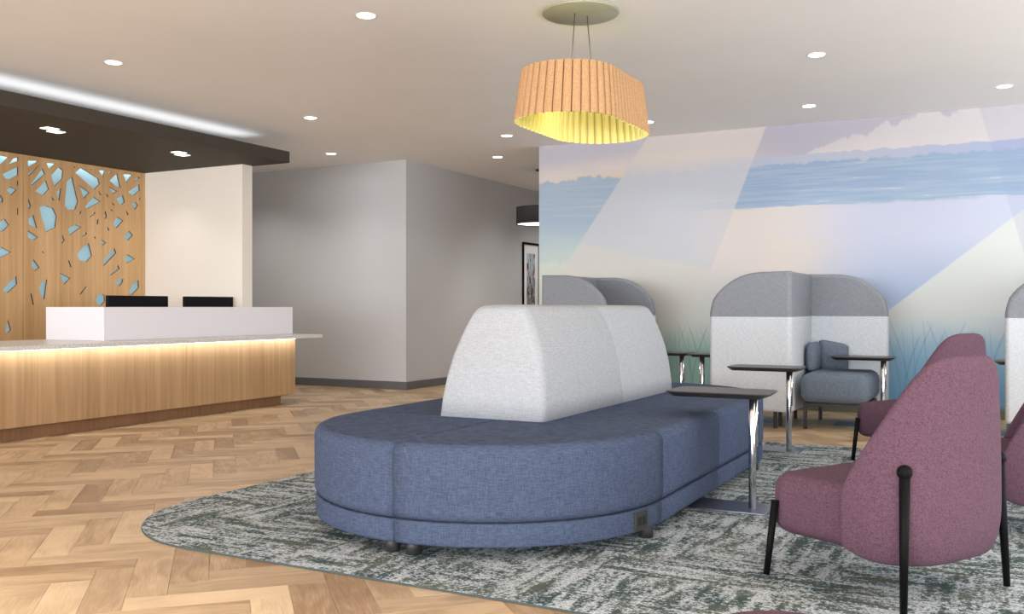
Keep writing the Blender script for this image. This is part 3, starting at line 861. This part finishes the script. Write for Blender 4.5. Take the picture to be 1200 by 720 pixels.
def bolster(parent, x, y):
    """folded lumbar cushion in the corner: one lobe along the divider, one along the back"""
    bm = bmesh.new()
    def lobe(a, b_, w_, z0, z1, taper=0):
        a, b_ = Vector(a), Vector(b_); d = (b_-a).normalized(); nn = Vector((-d.y, d.x)); seg = 10
        rings = []
        for k in range(seg+1):
            f = k/seg; c_ = a.lerp(b_, f); e = (1-abs(2*f-1)**6)**.5 if 0 < f < 1 else .25
            zz1 = z1 - taper*f
            ring = []
            for j in range(16):
                t = 2*PI*j/16; ct, st_ = math.cos(t), math.sin(t)
                su = math.copysign(abs(ct)**.75, ct)*w_/2*e; sv = math.copysign(abs(st_)**.6, st_)*(zz1-z0)/2*(.82+.18*e)
                p = c_ + nn*su; ring.append(bm.verts.new((p.x, p.y, (z0+zz1)/2+sv)))
            rings.append(ring)
        for A, B in zip(rings, rings[1:]):
            for i in range(16): bm.faces.new((A[i], A[(i+1)%16], B[(i+1)%16], B[i])).smooth = True
        bm.faces.new(rings[0]); bm.faces.new(rings[-1][::-1])
    lobe((x+.07, y-.42), (x+.07, y-.06), .11, .49, .765)
    lobe((x+.09, y-.07), (x+.36, y-.07), .13, .49, .79, .05)
    bmesh.ops.recalc_face_normals(bm, faces=bm.faces)
    return obj('corner_cushion', bm, M['slate_fabric'], parent)
TH = .085
def s_booth(name, lab, x):      # x = left edge of the near panel
    t = thing(name, lab, 'privacy booth', (x, 8.65, 0), 0, 'high backed privacy booths along the mural')
    arch_panel(t, 0, .745, TH/2, TH, False)
    divider(t, .745-TH/2+.004, TH*.3, .98+TH*.4, TH)
    arch_panel(t, .70, 1.455, .98+TH/2, TH, True)
    booth_seat(t, .80, 1.39, .08, .975); bolster(t, .745, .965)
    booth_seat(t, .12, .655, .14, .96)
    for lx in (.60, .08): bxo('leg', (lx-.015, .025, 0), (lx+.015, .055, PZ0+.01), M['dark_leg'], t)
    bxo('leg', (1.395, 1.00, 0), (1.425, 1.03, PZ0+.01), M['dark_leg'], t)
    return t
s_booth('privacy_booth', 'middle privacy booth of grey panels with a slate seat facing the room', -2.49)
s_booth('privacy_booth', 'privacy booth at the right edge of the view, behind the plum chairs', -.045)
t = thing('privacy_booth', 'left privacy booth seen only above the pale bench backrest', 'privacy booth', (-4.235, 8.65, 0), 0, 'high backed privacy booths along the mural')
arch_panel(t, 0, .72, TH/2, TH, True); arch_panel(t, .14, .865, .98+TH/2, TH, True)
divider(t, .17, TH*.6, .98+TH*.4, TH); booth_seat(t, .23, .80, .10, .975)
for lx in (.08, .62): bxo('leg', (lx-.015, .025, 0), (lx+.015, .055, PZ0+.01), M['dark_leg'], t)

# ------------------------------------------------------------------ plum lounge chairs (local +X = forward, +Y = left of the sitter)
def plum_chair(lab, loc, rz):
    t = thing('lounge_chair', lab, 'armchair', loc, rz, 'plum lounge chairs')
    # shell: plan path and rim height, mirrored
    half = [(-.345, 0, .915), (-.344, .08, .915), (-.337, .16, .91), (-.312, .23, .882), (-.266, .285, .80), (-.205, .32, .69), (-.145, .338, .585), (-.09, .342, .485), (-.045, .342, .38)]
    path = [(p, -q, z_) for p, q, z_ in half[:0:-1]] + half
    bm = bmesh.new(); nv = 9; zb = .15; gridv = []
    for (p, q, zt_) in path:
        colv = []
        for k in range(nv+1):
            f = k/nv; z0_ = zb + .05*max(0, (p+.2)/.155)**1.5; z_ = z0_ + (zt_-z0_)*f
            s_ = 1.0 - .07*max(0, (z_-.35)/.55)**1.4 - .10*(1-min(1, (z_-zb)/.14))**2
            lean = -.015*max(0, (z_-.4)/.5)
            colv.append(bm.verts.new((p*s_+lean, q*s_, z_)))
        gridv.append(colv)
    for A, B in zip(gridv, gridv[1:]):
        for k in range(nv): bm.faces.new((A[k], B[k], B[k+1], A[k+1])).smooth = True
    bmesh.ops.recalc_face_normals(bm, faces=bm.faces)
    o = obj('back_shell', bm, M['plum_fabric'], t, True)
    s_ = o.modifiers.new('thickness', 'SOLIDIFY'); s_.thickness = .052; s_.offset = 0
    s_ = o.modifiers.new('smooth', 'SUBSURF'); s_.levels = 2; s_.render_levels = 2
    bm = bmesh.new(); puff(bm, rrect(-.30, -.29, .375, .29, .11, 6), [.06]*28, .165, .405, seg=6, rz=.065)
    for v in bm.verts:
        if v.co.z > .39: v.co.z += .012*max(0, 1-(v.co.y/.3)**2)*max(0, 1-((v.co.x-.05)/.35)**2)
    obj('seat', bm, M['plum_fabric'], t, True)
    for sx, sy in ((-1, 1), (-1, -1), (1, 1), (1, -1)):
        if sx < 0: top = (-.285, sy*.302, .50); bot_ = (-.30, sy*.33, 0)
        else: top = (.31, sy*.295, .30); bot_ = (.325, sy*.33, 0)
        bm = bmesh.new(); tube(bm, top, bot_, .019 if sx < 0 else .016, .013)
        if sx < 0:
            bmesh.ops.create_uvsphere(bm, u_segments=16, v_segments=10, radius=.027, matrix=Matrix.Translation(top))
        obj('leg', bm, M['black'], t)
    return t
def face(Fx, Fy): return math.atan2(Fy, Fx)
def cam2w(r, f): return (r*CS - f*SN, r*SN + f*CS)
a1 = face(-.874, .485)
ch = plum_chair('large plum lounge chair in the foreground, turned away from the camera', (-.437, 4.02, RZ+.002), a1)
copy_thing(ch, (-.55, 7.20, RZ+.002), a1, 'plum lounge chair half hidden behind the foreground plum chair')
copy_thing(ch, (-.09, 5.307, RZ+.002), PI, 'plum lounge chair cut off by the right edge of the view')
# pouf in the foreground
X, Y = cam2w(.585, 2.0)
pf_ = thing('round_pouf', 'round plum pouf just showing at the bottom edge of the view', 'pouf', (X, Y, 0))
bm = bmesh.new(); lathe(bm, [(0, .03), (.17, .03), (.205, .05), (.215, .09), (.215, .33), (.205, .375), (.18, .4), (.13, .412), (0, .415)], 40); obj('cushion', bm, M['plum_fabric'], pf_, True)
bm = bmesh.new(); lathe(bm, [(0, 0), (.15, 0), (.15, .03), (0, .03)], 32); obj('plinth', bm, M['black'], pf_)
